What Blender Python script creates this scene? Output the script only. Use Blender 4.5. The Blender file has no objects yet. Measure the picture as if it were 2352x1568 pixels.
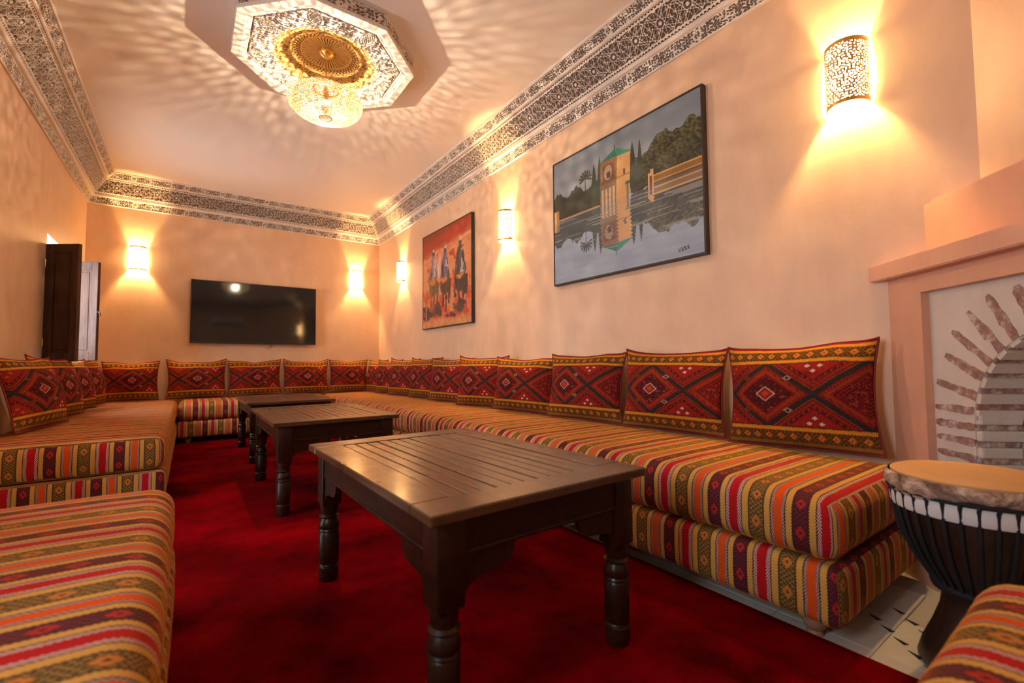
import bpy, bmesh, math, random
import numpy as np
from mathutils import Vector, Matrix
random.seed(7); rng = np.random.default_rng(7)
SC = bpy.context.scene
COL = SC.collection
PI = math.pi

# ------------------------------------------------------------------ camera
def make_camera():
    yaw, pitch, roll, f = .6223, .0475, -.0077, 1033.73
    fw = Vector((math.sin(yaw)*math.cos(pitch), math.cos(yaw)*math.cos(pitch), math.sin(pitch)))
    r = Vector((math.cos(yaw), -math.sin(yaw), 0)); u = r.cross(fw)
    c, s = math.cos(roll), math.sin(roll)
    r, u = c*r + s*u, -s*r + c*u
    cam = bpy.data.cameras.new('camera'); o = bpy.data.objects.new('camera', cam); COL.objects.link(o)
    cam.sensor_width = 36; cam.sensor_fit = 'HORIZONTAL'; cam.lens = f/2352*36; cam.clip_start = .02
    cam.dof.use_dof = True; cam.dof.focus_distance = 2.3; cam.dof.aperture_fstop = 2.4
    o.matrix_world = Matrix(((r.x, u.x, -fw.x, 0), (r.y, u.y, -fw.y, 0), (r.z, u.z, -fw.z, .8), (0, 0, 0, 1)))
    SC.camera = o
make_camera()

# ------------------------------------------------------------------ light of the place
SC.view_settings.view_transform = 'Standard'; SC.view_settings.look = 'None'
SC.view_settings.gamma = 1; SC.view_settings.use_curve_mapping = False
SC.view_settings.exposure = 0.64
SKY_STRENGTH, SKY_COLOR = 14.5, (.84, .91, 1.0)
CHANDELIER_W, SCONCE_W, DIFFUSER = 52.0, 60.0, 38.0
BULB_COLOR, SCONCE_COLOR = (1.0, .80, .56), (1.0, .60, .23)
world = bpy.data.worlds.new('sky'); SC.world = world; world.use_nodes = True
bg = world.node_tree.nodes['Background']; bg.inputs[0].default_value = (*SKY_COLOR, 1); bg.inputs[1].default_value = SKY_STRENGTH
def portal(loc, rot, sx, sy):
    l = bpy.data.lights.new('daylight_portal', 'AREA'); l.shape = 'RECTANGLE'; l.size = sx; l.size_y = sy
    l.cycles.is_portal = True
    o = bpy.data.objects.new('daylight_portal', l); COL.objects.link(o); o.location = loc; o.rotation_euler = rot
# the shuttered window and two added unseen openings let daylight in
portal((-1.13, 5.196, 1.33), (0, -PI/2, 0), .99, .668)
portal((-1.13, 2.40, 1.05), (0, -PI/2, 0), 2.1, .26)
portal((-1.13, .55, 1.30), (0, -PI/2, 0), .80, .50)

# ------------------------------------------------------------------ room numbers
L, WR, WL, NY, H = 6.4, 2.224, .91, -.55, 2.8275
FP0 = Vector((WR, .565, 0)); FA = math.radians(42)
FU = Vector((-math.sin(FA), -math.cos(FA), 0)); FN = Vector((-math.cos(FA), math.sin(FA), 0))
DIAG0 = Vector((WR, .297, 0))
SEAT = .415

# ------------------------------------------------------------------ helpers: objects
def lin(c):
    return tuple(((v/255)/12.92 if v/255 <= .04045 else ((v/255+.055)/1.055)**2.4) for v in c)
def tag(o, label=None, cat=None, group=None, kind=None):
    if label: o['label'] = label
    if cat: o['category'] = cat
    if group: o['group'] = group
    if kind: o['kind'] = kind
    return o
def empty(name, loc=(0, 0, 0), rz=0, label=None, cat=None, group=None, kind=None):
    o = bpy.data.objects.new(name, None); COL.objects.link(o); o.location = loc; o.rotation_euler = (0, 0, rz)
    o.empty_display_size = .1
    return tag(o, label, cat, group, kind)
def link_mesh(name, me, parent=None, loc=None, rot=None):
    o = bpy.data.objects.new(name, me); COL.objects.link(o)
    if parent: o.parent = parent
    if loc is not None: o.location = loc
    if rot is not None: o.rotation_euler = rot
    return o
def mesh_np(name, V, F, mat=None, smooth=True, colors=None, uv=None):
    """V (n,3), F (m,4 or 3) arrays; colors (n,3) point colours; uv (n,2) point uvs"""
    V = np.asarray(V, np.float32); F = np.asarray(F, np.int32); k = F.shape[1]
    me = bpy.data.meshes.new(name)
    me.vertices.add(len(V)); me.vertices.foreach_set('co', V.ravel())
    me.loops.add(F.size); me.loops.foreach_set('vertex_index', F.ravel())
    me.polygons.add(len(F)); me.polygons.foreach_set('loop_start', np.arange(0, F.size, k, dtype=np.int32))
    me.polygons.foreach_set('loop_total', np.full(len(F), k, np.int32))
    me.polygons.foreach_set('use_smooth', np.full(len(F), smooth))
    if colors is not None:
        a = me.color_attributes.new('paint', 'FLOAT_COLOR', 'POINT')
        a.data.foreach_set('color', np.concatenate([colors, np.ones((len(V), 1))], 1).astype(np.float32).ravel())
    if uv is not None:
        l = me.uv_layers.new(name='UVMap'); l.data.foreach_set('uv', np.asarray(uv, np.float32)[F.ravel()].ravel())
    me.update(calc_edges=True); me.validate()
    if mat: me.materials.append(mat)
    return me
def grid_faces(n, m, wrap=False):
    """(n rows, m columns) vertex grid, row-major"""
    i = np.arange(n-1)[:, None]; j = np.arange(m if wrap else m-1)[None, :]; j2 = (j+1) % m
    return np.stack([i*m+j, i*m+j2, (i+1)*m+j2, (i+1)*m+j], -1).reshape(-1, 4)
class BM:
    def __init__(s): s.bm = bmesh.new()
    def box(s, c, d, bev=0, seg=2, M=None):
        r = bmesh.ops.create_cube(s.bm, size=1)
        vs = r['verts']
        for v in vs: v.co = Vector((v.co.x*d[0], v.co.y*d[1], v.co.z*d[2]))
        if bev:
            es = list({e for v in vs for e in v.link_edges})
            r = bmesh.ops.bevel(s.bm, geom=es, offset=bev, segments=seg, affect='EDGES', profile=.5)
            vs = list({v for f in r['faces'] for v in f.verts} | {v for v in vs if v.is_valid})
        for v in vs:
            v.co = v.co + Vector(c)
            if M: v.co = M @ v.co
        return s
    def box2(s, a, b, bev=0, seg=2, M=None):
        return s.box([(a[i]+b[i])/2 for i in range(3)], [abs(b[i]-a[i]) for i in range(3)], bev, seg, M)
    def prism(s, pts, vec, M=None):
        """polygon pts (3-D, planar) swept along vec"""
        vec = Vector(vec)
        a = [s.bm.verts.new(Vector(p)) for p in pts]; b = [s.bm.verts.new(Vector(p)+vec) for p in pts]
        n = len(pts); fs = [s.bm.faces.new(a[::-1]), s.bm.faces.new(b)]
        for i in range(n): fs.append(s.bm.faces.new((a[i], a[(i+1) % n], b[(i+1) % n], b[i])))
        if M:
            for v in a+b: v.co = M @ v.co
        return s
    def lathe(s, prof, seg=24, c=(0, 0, 0), closed=False):
        rings = []
        for r, z in prof:
            rings.append([s.bm.verts.new((c[0]+r*math.cos(2*PI*k/seg), c[1]+r*math.sin(2*PI*k/seg), c[2]+z)) for k in range(seg)])
        for a, b in zip(rings, rings[1:]):
            for k in range(seg): s.bm.faces.new((a[k], a[(k+1) % seg], b[(k+1) % seg], b[k]))
        if not closed:
            s.bm.faces.new(rings[0][::-1]); s.bm.faces.new(rings[-1])
        return s
    def tube(s, pts, r, seg=8):
        pts = [Vector(p) for p in pts]; rings = []
        for i, p in enumerate(pts):
            t = (pts[min(i+1, len(pts)-1)]-pts[max(i-1, 0)]).normalized()
            a = t.orthogonal().normalized() if abs(t.z) > .9 or abs(t.z) < .1 else t.cross(Vector((0, 0, 1))).normalized()
            if rings and a.dot(last) < 0: a = -a
            last = a; b = t.cross(a); rr = r[i] if hasattr(r, '__len__') else r
            rings.append([s.bm.verts.new(p + a*rr*math.cos(2*PI*k/seg) + b*rr*math.sin(2*PI*k/seg)) for k in range(seg)])
        for a, b in zip(rings, rings[1:]):
            for k in range(seg): s.bm.faces.new((a[k], a[(k+1) % seg], b[(k+1) % seg], b[k]))
        s.bm.faces.new(rings[0][::-1]); s.bm.faces.new(rings[-1])
        return s
    def mesh(s, name, mat, smooth=False, ang=None):
        bmesh.ops.recalc_face_normals(s.bm, faces=s.bm.faces)
        me = bpy.data.meshes.new(name); s.bm.to_mesh(me); s.bm.free()
        if smooth:
            me.polygons.foreach_set('use_smooth', [True]*len(me.polygons))
            if ang: me.set_sharp_from_angle(angle=math.radians(ang))
        if mat: me.materials.append(mat)
        return me
    def build(s, name, mat, parent=None, smooth=False, ang=None, loc=None, rot=None):
        return link_mesh(name, s.mesh(name, mat, smooth, ang), parent, loc, rot)
def copy_tree(o, parent=None):
    c = o.copy(); COL.objects.link(c); c.parent = parent
    for ch in o.children: copy_tree(ch, c)
    return c

# ------------------------------------------------------------------ helpers: materials
class X:
    """a scalar socket with arithmetic"""
    def __init__(s, nt, k): s.nt, s.k = nt, k
    def _m(s, op, *a):
        n = s.nt.nodes.new('ShaderNodeMath'); n.operation = op
        for i, v in enumerate((s,)+a):
            if isinstance(v, X): s.nt.links.new(v.k, n.inputs[i])
            else: n.inputs[i].default_value = v
        return X(s.nt, n.outputs[0])
    def __add__(s, o): return s._m('ADD', o)
    def __sub__(s, o): return s._m('SUBTRACT', o)
    def __mul__(s, o): return s._m('MULTIPLY', o)
    def __truediv__(s, o): return s._m('DIVIDE', o)
    def abs(s): return s._m('ABSOLUTE')
    def fract(s): return s._m('FRACT')
    def sin(s): return s._m('SINE')
    def gt(s, o): return s._m('GREATER_THAN', o)
    def lt(s, o): return s._m('LESS_THAN', o)
    def max(s, o): return s._m('MAXIMUM', o)
    def min(s, o): return s._m('MINIMUM', o)
    def band(s, a, b): return s.gt(a)*s.lt(b)
class Mat:
    def __init__(s, name, rough=.6, color=(.5, .5, .5), metal=0, spec=.5):
        s.m = bpy.data.materials.new(name); s.m.use_nodes = True; s.nt = s.m.node_tree
        s.b = s.nt.nodes['Principled BSDF']; s.b.inputs['Roughness'].default_value = rough
        s.b.inputs['Base Color'].default_value = (*color, 1); s.b.inputs['Metallic'].default_value = metal
        s.b.inputs['Specular IOR Level'].default_value = spec
    def n(s, t): return s.nt.nodes.new(t)
    def coord(s, kind='Object', scale=(1, 1, 1)):
        t = s.n('ShaderNodeTexCoord'); mp = s.n('ShaderNodeMapping'); mp.inputs['Scale'].default_value = scale
        s.nt.links.new(t.outputs[kind], mp.inputs[0]); return mp.outputs[0]
    def noise(s, scale=5, detail=3, vec=None, rough=.5, dist=0):
        n = s.n('ShaderNodeTexNoise'); n.inputs['Scale'].default_value = scale; n.inputs['Detail'].default_value = detail
        n.inputs['Roughness'].default_value = rough; n.inputs['Distortion'].default_value = dist
        s.nt.links.new(vec if vec is not None else s.coord(), n.inputs['Vector']); return X(s.nt, n.outputs['Fac'])
    def ramp(s, fac, stops):
        r = s.n('ShaderNodeValToRGB'); e = r.color_ramp.elements
        while len(e) < len(stops): e.new(.5)
        for i, (p, c) in enumerate(stops): e[i].position = p; e[i].color = (*c, 1)
        s.nt.links.new(fac.k, r.inputs[0]); return r.outputs[0]
    def mix(s, fac, a, b, blend='MIX'):
        n = s.n('ShaderNodeMix'); n.data_type = 'RGBA'; n.blend_type = blend
        for v, i in ((fac, 0), (a, 6), (b, 7)):
            if isinstance(v, X): s.nt.links.new(v.k, n.inputs[i])
            elif isinstance(v, (int, float)): n.inputs[i].default_value = v
            elif isinstance(v, tuple): n.inputs[i].default_value = (*v, 1)
            else: s.nt.links.new(v, n.inputs[i])
        return n.outputs[2]
    def color(s, sock): s.nt.links.new(sock, s.b.inputs['Base Color']); return s
    def rough(s, x): s.nt.links.new(x.k, s.b.inputs['Roughness']); return s
    def bump(s, x, strength=.3, dist=.01):
        n = s.n('ShaderNodeBump'); n.inputs['Strength'].default_value = strength; n.inputs['Distance'].default_value = dist
        s.nt.links.new(x.k, n.inputs['Height']); s.nt.links.new(n.outputs[0], s.b.inputs['Normal']); return s
    def vcol(s, name='paint'):
        n = s.n('ShaderNodeVertexColor'); n.layer_name = name; return n.outputs[0]
    def emit(s, color, strength):
        s.b.inputs['Emission Color'].default_value = (*color, 1); s.b.inputs['Emission Strength'].default_value = strength; return s

def m_plaster(name, c1, c2, rough=.42, bump=.12):
    m = Mat(name, rough)
    a = m.noise(1.6, 5, rough=.6); b = m.noise(14, 4, m.coord('Object', (1, 1, .35)), .65)
    m.color(m.ramp(a*.6+b*.4, [(.3, c1), (.7, c2)]))
    m.rough(m.noise(5, 4)*.22+(rough-.1))
    m.bump(m.noise(9, 5, rough=.6)*.7+m.noise(60, 3)*.3, bump, .012)
    return m.m
M = {}
M['wall'] = m_plaster('peach_tadelakt', (.66, .42, .265), (.79, .535, .35))
M['ceiling'] = m_plaster('ceiling_plaster', (.83, .72, .62), (.86, .76, .66), .5, .06)
M['hearth'] = m_plaster('fireplace_plaster', (.64, .325, .205), (.72, .395, .265), .5, .15)
M['reveal'] = Mat('pale_reveal', .6, (.72, .66, .60)).m
def m_carved(name, rough=.75):
    m = Mat(name, rough); m.color(m.mix(m.noise(30, 3)*.25, m.vcol(), (.45, .33, .26))); return m.m
M['carved'] = m_carved('carved_gypsum')
M['gypsum'] = m_plaster('white_gypsum', (.70, .60, .52), (.76, .67, .59), .7, .1)
def m_gold():
    m = Mat('gilt_plaster', .42, metal=.3); m.color(m.vcol()); return m.m
M['gilt'] = m_gold()
M['brass'] = Mat('polished_brass', .28, (.83, .56, .18), metal=1).m
M['brass_thin'] = Mat('pierced_brass', .35, (.80, .55, .20), metal=.85).m
M['glow_damping_black'] = Mat('glow_damping_black_inside', .8, (.012, .007, .002), spec=.05).m  # inner faces blackened to hold down the glow seen through the holes
def m_wood(name, c1, c2, sc=(18, 1.6, 18), rough=.34, bump=.12, coat=.25):
    m = Mat(name, rough); v = m.coord('Object', sc); a = m.noise(2.2, 6, v, .65, 1.2); b = m.noise(2.5, 3)
    m.color(m.mix(b*.35, m.ramp(a, [(.3, c1), (.72, c2)]), tuple(x*.45 for x in c1)))
    m.rough(m.noise(7, 4, rough=.7)*.34+(rough-.14)); m.bump(a, bump, .004)
    m.b.inputs['Coat Weight'].default_value = coat; m.b.inputs['Coat Roughness'].default_value = .16
    return m.m
M['wood'] = m_wood('dark_stained_wood', (.012, .0035, .0018), (.048, .015, .006), coat=.0)
M['wood'].node_tree.nodes['Principled BSDF'].inputs['Specular IOR Level'].default_value = .3
M['wood_top'] = m_wood('table_top_wood', (.060, .026, .010), (.125, .058, .023), rough=.28, coat=.5)  # tops in a lighter brown than the legs and aprons
M['shutter'] = m_wood('shutter_wood', (.035, .012, .006), (.10, .04, .018), (14, 14, 1.2), .75, .1, 0)
M['foot'] = m_wood('pale_turned_wood', (.34, .17, .10), (.48, .27, .17), (6, 6, 3), .5, .05, 0)
M['drum_wood'] = m_wood('drum_wood', (.012, .006, .004), (.055, .022, .012), (8, 8, 1.5), .45, .3, .1)
M['tv'] = Mat('television_glass', .06, (.012, .010, .010), spec=.5).m
M['tv_edge'] = Mat('black_plastic', .35, (.01, .01, .01)).m
M['frame'] = Mat('dark_frame', .45, (.022, .012, .008)).m
def m_canvas():
    m = Mat('painted_canvas', .55); m.color(m.vcol()); m.bump(m.noise(160, 2), .15, .002); return m.m
M['canvas'] = m_canvas()
def m_carpet():
    m = Mat('red_carpet', .95, spec=.02); a = m.noise(2.4, 5, rough=.65); b = m.noise(220, 2)
    m.color(m.ramp(a*.8+b*.2, [(.36, (.050, .0, .0005)), (.62, (.24, .0002, .0026))]))
    m.bump(b, .8, .006); pass
    return m.m
M['carpet'] = m_carpet()
def m_tile():
    m = Mat('pale_floor_tile', .35); m.color(m.ramp(m.noise(6, 5), [(.3, (.50, .47, .40)), (.7, (.62, .58, .50))])); return m.m
M['tile'] = m_tile()
M['dark_tile'] = Mat('dark_inlay_tile', .3, (.02, .022, .025)).m
M['grout'] = Mat('floor_mortar', .9, (.40, .37, .31)).m
M['white_brick'] = m_plaster('whitewashed_brick', (.56, .50, .44), (.70, .64, .57), .8, .6)
def m_brick():
    m = Mat('bare_brown_brick', .9); a = m.noise(26, 5, rough=.7)
    m.color(m.ramp(a, [(.36, (.24, .125, .095)), (.50, (.36, .22, .18)), (.62, (.60, .51, .45))])); m.bump(a, .6, .006); return m.m
M['brick'] = m_brick()
M['soot'] = Mat('sooty_brick', .95, (.16, .12, .10)).m
M['skin'] = m_plaster('drum_skin', (.52, .27, .10), (.62, .36, .15), .55, .05)
def m_hide():
    m = Mat('goat_hide_collar', .95); a = m.noise(14, 5, rough=.7, dist=1.5)
    m.color(m.ramp(a, [(.35, (.10, .055, .035)), (.5, (.36, .23, .16)), (.66, (.62, .50, .40))])); m.bump(m.noise(120, 3), .7, .006); return m.m
M['hide'] = m_hide()
M['rope'] = Mat('black_rope', .8, (.008, .008, .009)).m
M['white_cloth'] = Mat('white_cloth_strip', .9, (.62, .62, .62)).m
M['cushion_back'] = Mat('off_white_cushion_back', .9, (.58, .53, .48)).m
M['white_plastic'] = Mat('white_plastic', .35, (.75, .74, .72)).m
M['grey_plastic'] = Mat('grey_plastic', .5, (.10, .10, .10)).m
M['bulb'] = Mat('lit_bulb').emit(BULB_COLOR, CHANDELIER_W/(PI*4*PI*.0055**2)).m
M['sconce_bulb'] = Mat('lit_sconce_bulb').emit(SCONCE_COLOR, SCONCE_W/(PI*4*PI*.022**2)).m
M['diffuser'] = Mat('lit_sconce_diffuser').emit((1, .64, .27), DIFFUSER).m

def m_kilim_stripes():
    m = Mat('striped_kilim_fabric', .85, spec=.2)
    uvn = m.n('ShaderNodeUVMap'); uvn.uv_map = 'UVMap'
    sep = m.n('ShaderNodeSeparateXYZ'); m.nt.links.new(uvn.outputs[0], sep.inputs[0])
    u, v = X(m.nt, sep.outputs[0]), X(m.nt, sep.outputs[1])
    saw = ((v/.009).fract()-.5).abs()*.006           # serrated woven edges
    wob = (m.noise(3, 2)-.5)*.006
    t = ((u+saw+wob)/.2585).fract()
    tan, red, orange = (.58, .31, .065), (.42, .005, .009), (.62, .080, .007)
    dark, olive, plum = (.060, .012, .018), (.10, .050, .014), (.085, .022, .045)
    chk = (((u/.006).fract()-.5)*((v/.010).fract()-.5)).gt(0)
    c = m.mix(t.band(.195, .27), tan, tan)
    def put(c, a, b, col): return m.mix(t.band(a, b), c, col)
    c = put(c, 0, .195, m.mix(chk, (.62, .50, .42), (.24, .01, .02)))
    c = put(c, .045, .15, red)
    # dark stripe with red medallions
    def medal(c, a, b, field, fill, line, per):
        s = (t-(a+b)/2)/((b-a)/2); w = (v/per).fract()*2-1
        d = s.abs()*.8+w.abs(); e = (s.abs()+(w.abs()*2-1).abs())
        c = put(c, a, b, field)
        msk = t.band(a+.012, b-.012)
        lat = (((s+w*2.0)*1.5).fract()-.5).abs().lt(.11).max((((s-w*2.0)*1.5).fract()-.5).abs().lt(.11))
        c = m.mix(msk*lat, c, line)
        c = m.mix(msk*d.lt(.62), c, field)
        c = m.mix(msk*d.lt(.52), c, fill)
        c = m.mix(msk*d.lt(.17), c, field)
        return c
    c = medal(c, .27, .43, dark, (.40, .022, .016), (.16, .02, .03), .085)
    c = put(c, .505, .66, m.mix(chk, (.52, .42, .40), plum))
    c = put(c, .535, .63, orange)
    c = medal(c, .735, .91, olive, (.50, .17, .03), (.30, .18, .045), .085)
    for e in (.195, .27, .43, .505, .66, .735, .91, .995):
        c = put(c, e-.006, e+.006, (.05, .018, .012))
    c = m.mix(m.noise(40, 3)*.35, c, (.10, .03, .015), 'MULTIPLY') if False else c
    m.color(c)
    m.bump(((u/.004).fract()-.5).abs()*.5+((v/.004).fract()-.5).abs()*.5+m.noise(50, 3)*.5, .35, .003)
    m.b.inputs['Sheen Weight'].default_value = .55; m.b.inputs['Sheen Tint'].default_value = (1, .36, .02, 1); m.b.inputs['Sheen Roughness'].default_value = .24
    return m.m
M['stripes'] = m_kilim_stripes()
def m_cushion():
    m = Mat('woven_kilim_cushion', .88, spec=.2); m.color(m.vcol()); m.bump(m.noise(150, 2), .4, .003); return m.m
M['cushion'] = m_cushion()

# ================================================================== THE SETTING
def struct(b, name, mat, parent=None, **k):
    return tag(b.build(name, mat, parent, **k), kind='structure')
T = .20
struct(BM().box2((-WL-T, NY-T, -.12), (WR+T, L+T, 0)), 'floor', M['grout'])
FLOOR = bpy.data.objects['floor']
struct(BM().box2((-WL-T, NY-T, H), (WR+T, L+T, H+.2)), 'ceiling', M['ceiling'])
struct(BM().box2((-WL-T, L, 0), (WR+T, L+T, H)), 'wall_back', M['wall'])
struct(BM().box2((WR, NY-T, 0), (WR+T, L, H)), 'wall_right', M['wall'])
struct(BM().box2((-WL-T, NY-T, 0), (WR, NY, H)), 'wall_near', M['wall'])
# left wall with its shuttered window and two unseen openings added for daylight
WY0, WY1, WZ0, WZ1 = 4.870, 5.53, .835, 1.825
DY0, DY1, DZ1 = 2.27, 2.53, 2.10
VY0, VY1, VZ0, VZ1 = .30, .80, .90, 1.70
b = BM()
for (y0, y1, z0, z1) in ((NY, VY0, 0, H), (VY0, VY1, 0, VZ0), (VY0, VY1, VZ1, H), (VY1, DY0, 0, H), (DY0, DY1, DZ1, H), (DY1, WY0, 0, H), (WY0, WY1, 0, WZ0), (WY0, WY1, WZ1, H), (WY1, L, 0, H)):
    b.box2((-WL-T, y0, z0), (-WL, y1, z1))
bmesh.ops.remove_doubles(b.bm, verts=b.bm.verts, dist=1e-5)
struct(b, 'wall_left', M['wall'])
# wall cutting off the fireplace corner
p0 = DIAG0; tt = (p0.y-NY)/math.cos(FA); p1 = p0+FU*tt
struct(BM().prism([p0, p1, Vector((WR, NY, 0))], (0, 0, H)), 'wall_corner', M['wall'])

# ---- carved cornice
def arabesque(s, b):
    f = np.sin(s*150+2.2*np.sin(b*190))+np.sin(b*210+2.4*np.sin(s*95))+.6*np.sin((s+b)*260)
    return np.abs(f) < .95
def star_lattice(s, b, w):
    P = .17; sm = np.zeros_like(s, bool)
    for cb, sh in ((0, 0), (w/2, P/2), (-w/2, P/2)):
        a = (s-sh+P/2) % P - P/2; q = b-cb
        rr = np.hypot(a, q)
        for k in range(10):
            an = k*PI/5+.1; n = a*np.cos(an)+q*np.sin(an); t = -a*np.sin(an)+q*np.cos(an)
            sm |= (np.abs(n-.024) < .0017) & (np.abs(t) < .084)
        sm |= (rr < .011)
        pass
    return sm
def carved_strip(name, parent, A, d, inn, p0, z0, p1, z1, ln, ca, cb_, kind, res, depth, mat=None):
    """A wall corner, d direction along the wall, inn inward; profile (p,z) straight from 0 to 1; ca/cb miter factors"""
    w = math.hypot(p1-p0, z1-z0); nb = max(4, int(w/res)+1); ns = int(ln/res)+1
    tb = np.linspace(0, 1, nb)[:, None]; ts = np.linspace(0, 1, ns)[None, :]
    p = p0+(p1-p0)*tb; z = z0+(z1-z0)*tb
    s = p*ca+(ln-p*cb_-p*ca)*ts; bb = (tb-.5)*w+0*s
    if kind == 'star':
        strap = star_lattice(s, bb, w*.80); e = np.abs(bb)
        strap = np.where(e > w*.40, ((np.floor(s/.011)+np.floor((bb)/.011)) % 2 > 0), strap)
        strap |= (np.abs(e-w*.40) < .004) | (e > w*.5-.005)
    else:
        strap = arabesque(s, bb+s*0) | (np.abs(bb) > w*.5-.006)
    strap[:, 0] = strap[:, -1] = True
    hh = np.where(strap, 0, -depth)
    nx, nz = -(z1-z0)/w, (p1-p0)/w               # profile normal pointing into the room: (+p,-z)
    nx, nz = (z1-z0)/w, -(p1-p0)/w
    pp = p+hh*nx; zz = z+hh*nz
    V = np.stack([A[0]+d[0]*s+inn[0]*pp, A[1]+d[1]*s+inn[1]*pp, zz+0*s], -1).reshape(-1, 3)
    plaster = np.array((.74, .66, .58)); recess_shade_brown = np.array((.17, .105, .078))  # brown of the recess floors carries the deep shade of the carving
    col = np.where(strap[..., None], plaster, recess_shade_brown).reshape(-1, 3)
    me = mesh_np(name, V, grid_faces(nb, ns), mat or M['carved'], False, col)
    return link_mesh(name, me, parent)
def cornice(idx, A, Bp, a0, a1, res):
    A, Bp = Vector(A), Vector(Bp); d = (Bp-A).normalized(); ln = (Bp-A).length; inn = Vector((-d.y, d.x, 0))
    ca, cb_ = 1/math.tan(a0/2), 1/math.tan(a1/2)
    root = empty('trim_%d' % idx, kind='structure')
    g = (A, d, inn)
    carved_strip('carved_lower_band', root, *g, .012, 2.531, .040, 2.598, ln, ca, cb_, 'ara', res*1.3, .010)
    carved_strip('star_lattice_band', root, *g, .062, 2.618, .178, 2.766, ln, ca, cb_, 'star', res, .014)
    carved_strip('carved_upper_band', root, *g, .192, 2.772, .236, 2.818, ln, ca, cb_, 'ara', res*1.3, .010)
    def mould(name, prof):
        n = len(prof); V = []
        for p, z in prof:
            for e in (0, 1):
                s = p*ca if e == 0 else ln-p*cb_
                V.append(A+d*s+inn*p+Vector((0, 0, z)))
        F = [(2*i, 2*i+1, 2*i+3, 2*i+2) for i in range(n-1)]
        link_mesh(name, mesh_np(name, [tuple(v) for v in V], F, M['gypsum'], False), root)
    mould('lower_moulding', [(0, 2.5255), (.013, 2.5255), (.016, 2.529), (.012, 2.5315)])
    mould('middle_moulding', [(.039, 2.597), (.052, 2.598), (.060, 2.602), (.062, 2.610), (.060, 2.616), (.064, 2.620)])
    mould('top_moulding', [(.176, 2.765), (.186, 2.762), (.194, 2.766), (.195, 2.772), (.191, 2.776)])
    mould('ceiling_moulding', [(.234, 2.817), (.243, 2.813), (.249, 2.818), (.249, 2.829)])
poly = [(-WL, NY), (p1.x, p1.y), (WR, .297), (WR, L), (-WL, L)]   # counter-clockwise, inside on the left
def interior(i):
    a, b_, c = (Vector(poly[(i+k) % 5]) for k in (-1, 0, 1))
    return (a-b_).angle(c-b_)
for i, res in enumerate((.008, .008, .0025, .0025, .0030)):
    A, Bp = poly[i], poly[(i+1) % 5]
    cornice(i+1, (*A, 0), (*Bp, 0), interior(i), interior((i+1) % 5), res)

# ---- floor tiles in front of the fireplace: pale slabs with dark pointed inlays
slab = BM().box((0, 0, .004), (.2485, .2485, .008), .001, 1).mesh('floor_tile', M['tile'])
for i in range(5):
    for j in range(26):
        x = 1.16+.25*i; y = -.42+.25*j
        if x > WR-.1: continue
        pt = Vector((x, y, 0))
        if (pt-FP0).dot(FN) < .19: continue
        if i == 0 and j > 1: continue
        link_mesh('floor_tile', slab, FLOOR, (x, y, 0))
tri = BM().prism([(0, 0, .0085), (.038, -.008, .0085), (.038, .008, .0085)], (0, 0, .0012)).mesh('inlay', M['dark_tile'])
ang = math.atan2(-.033, -.018)
for r_, (bx, by, n) in enumerate(((1.746, .530, 6), (1.846, .498, 6))):
    for k in range(n):
        q = Vector((bx, by, 0))+Vector((-.045, -.042, 0))*k
        if (q-FP0).dot(FN) < .1: continue
        link_mesh('inlay', tri, FLOOR, (q.x, q.y, 0), (0, 0, ang))

# ---- window with its two wooden shutters
win = empty('window_1', (-WL, 0, 0), kind='structure')
b = BM()
for (y0, y1, z0, z1) in ((WY0, WY1, WZ0-.02, WZ0), (WY0, WY1, WZ1, WZ1+.012), (WY0-.012, WY0, WZ0-.02, WZ1+.012), (WY1, WY1+.012, WZ0-.02, WZ1+.012)):
    b.box2((-T+.01, y0, z0), (-.001, y1, z1))
b.build('window_reveal', M['reveal'], win)
b = BM().box2((-.19, WY0, WZ0), (-.16, WY0+.04, WZ1)).box2((-.19, WY1-.04, WZ0), (-.16, WY1, WZ1))
b.box2((-.19, WY0, WZ1-.04), (-.16, WY1, WZ1)).box2((-.19, WY0, WZ0), (-.16, WY1, WZ0+.04))
b.build('window_frame', M['reveal'], win)
def shutter(loc, ang, w, h):
    r = empty('shutter', loc, ang); r.parent = win
    f = BM(); e, t = .052, .030
    f.box2((0, -t/2, 0), (e, t/2, h), .003).box2((w-e, -t/2, 0), (w, t/2, h), .003)
    f.box2((e, -t/2, 0), (w-e, t/2, e*1.2), .003).box2((e, -t/2, h-e*1.2), (w-e, t/2, h), .003)
    fr = f.build('shutter_frame', M['shutter'], r)
    BM().box2((e-.004, -.006, e), (w-e+.004, .006, h-e), .002).box2((e+.022, -.011, e+.04), (w-e-.022, .011, h-e-.04), .006).build('shutter_panel', M['shutter'], r)
    g = BM()
    for (x0, x1, z0, z1) in ((e, e+.010, e*1.2, h-e*1.2), (w-e-.010, w-e, e*1.2, h-e*1.2), (e, w-e, e*1.2, e*1.2+.010), (e, w-e, h-e*1.2-.010, h-e*1.2)):
        g.box2((x0, -t/2+.003, z0), (x1, t/2-.003, z1))
    g.build('moulding', M['shutter'], r)
    for z in (.15, h-.15): BM().lathe([(.008, -.03), (.008, .03)], 10, (0, -.012, z)).build('hinge', M['brass'], r, True, 40)
    return r
shutter((.006, 4.866, .835), math.atan2(-.58, .81), .255, .905)
s2 = shutter((.006, 5.60, .850), math.atan2(-.50, .86), .262, .89)
BM().tube([(.262, -.005, .44), (.285, -.012, .43), (.292, -.016, .40)], .006).build('latch', M['tv_edge'], s2, True, 50)
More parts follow.
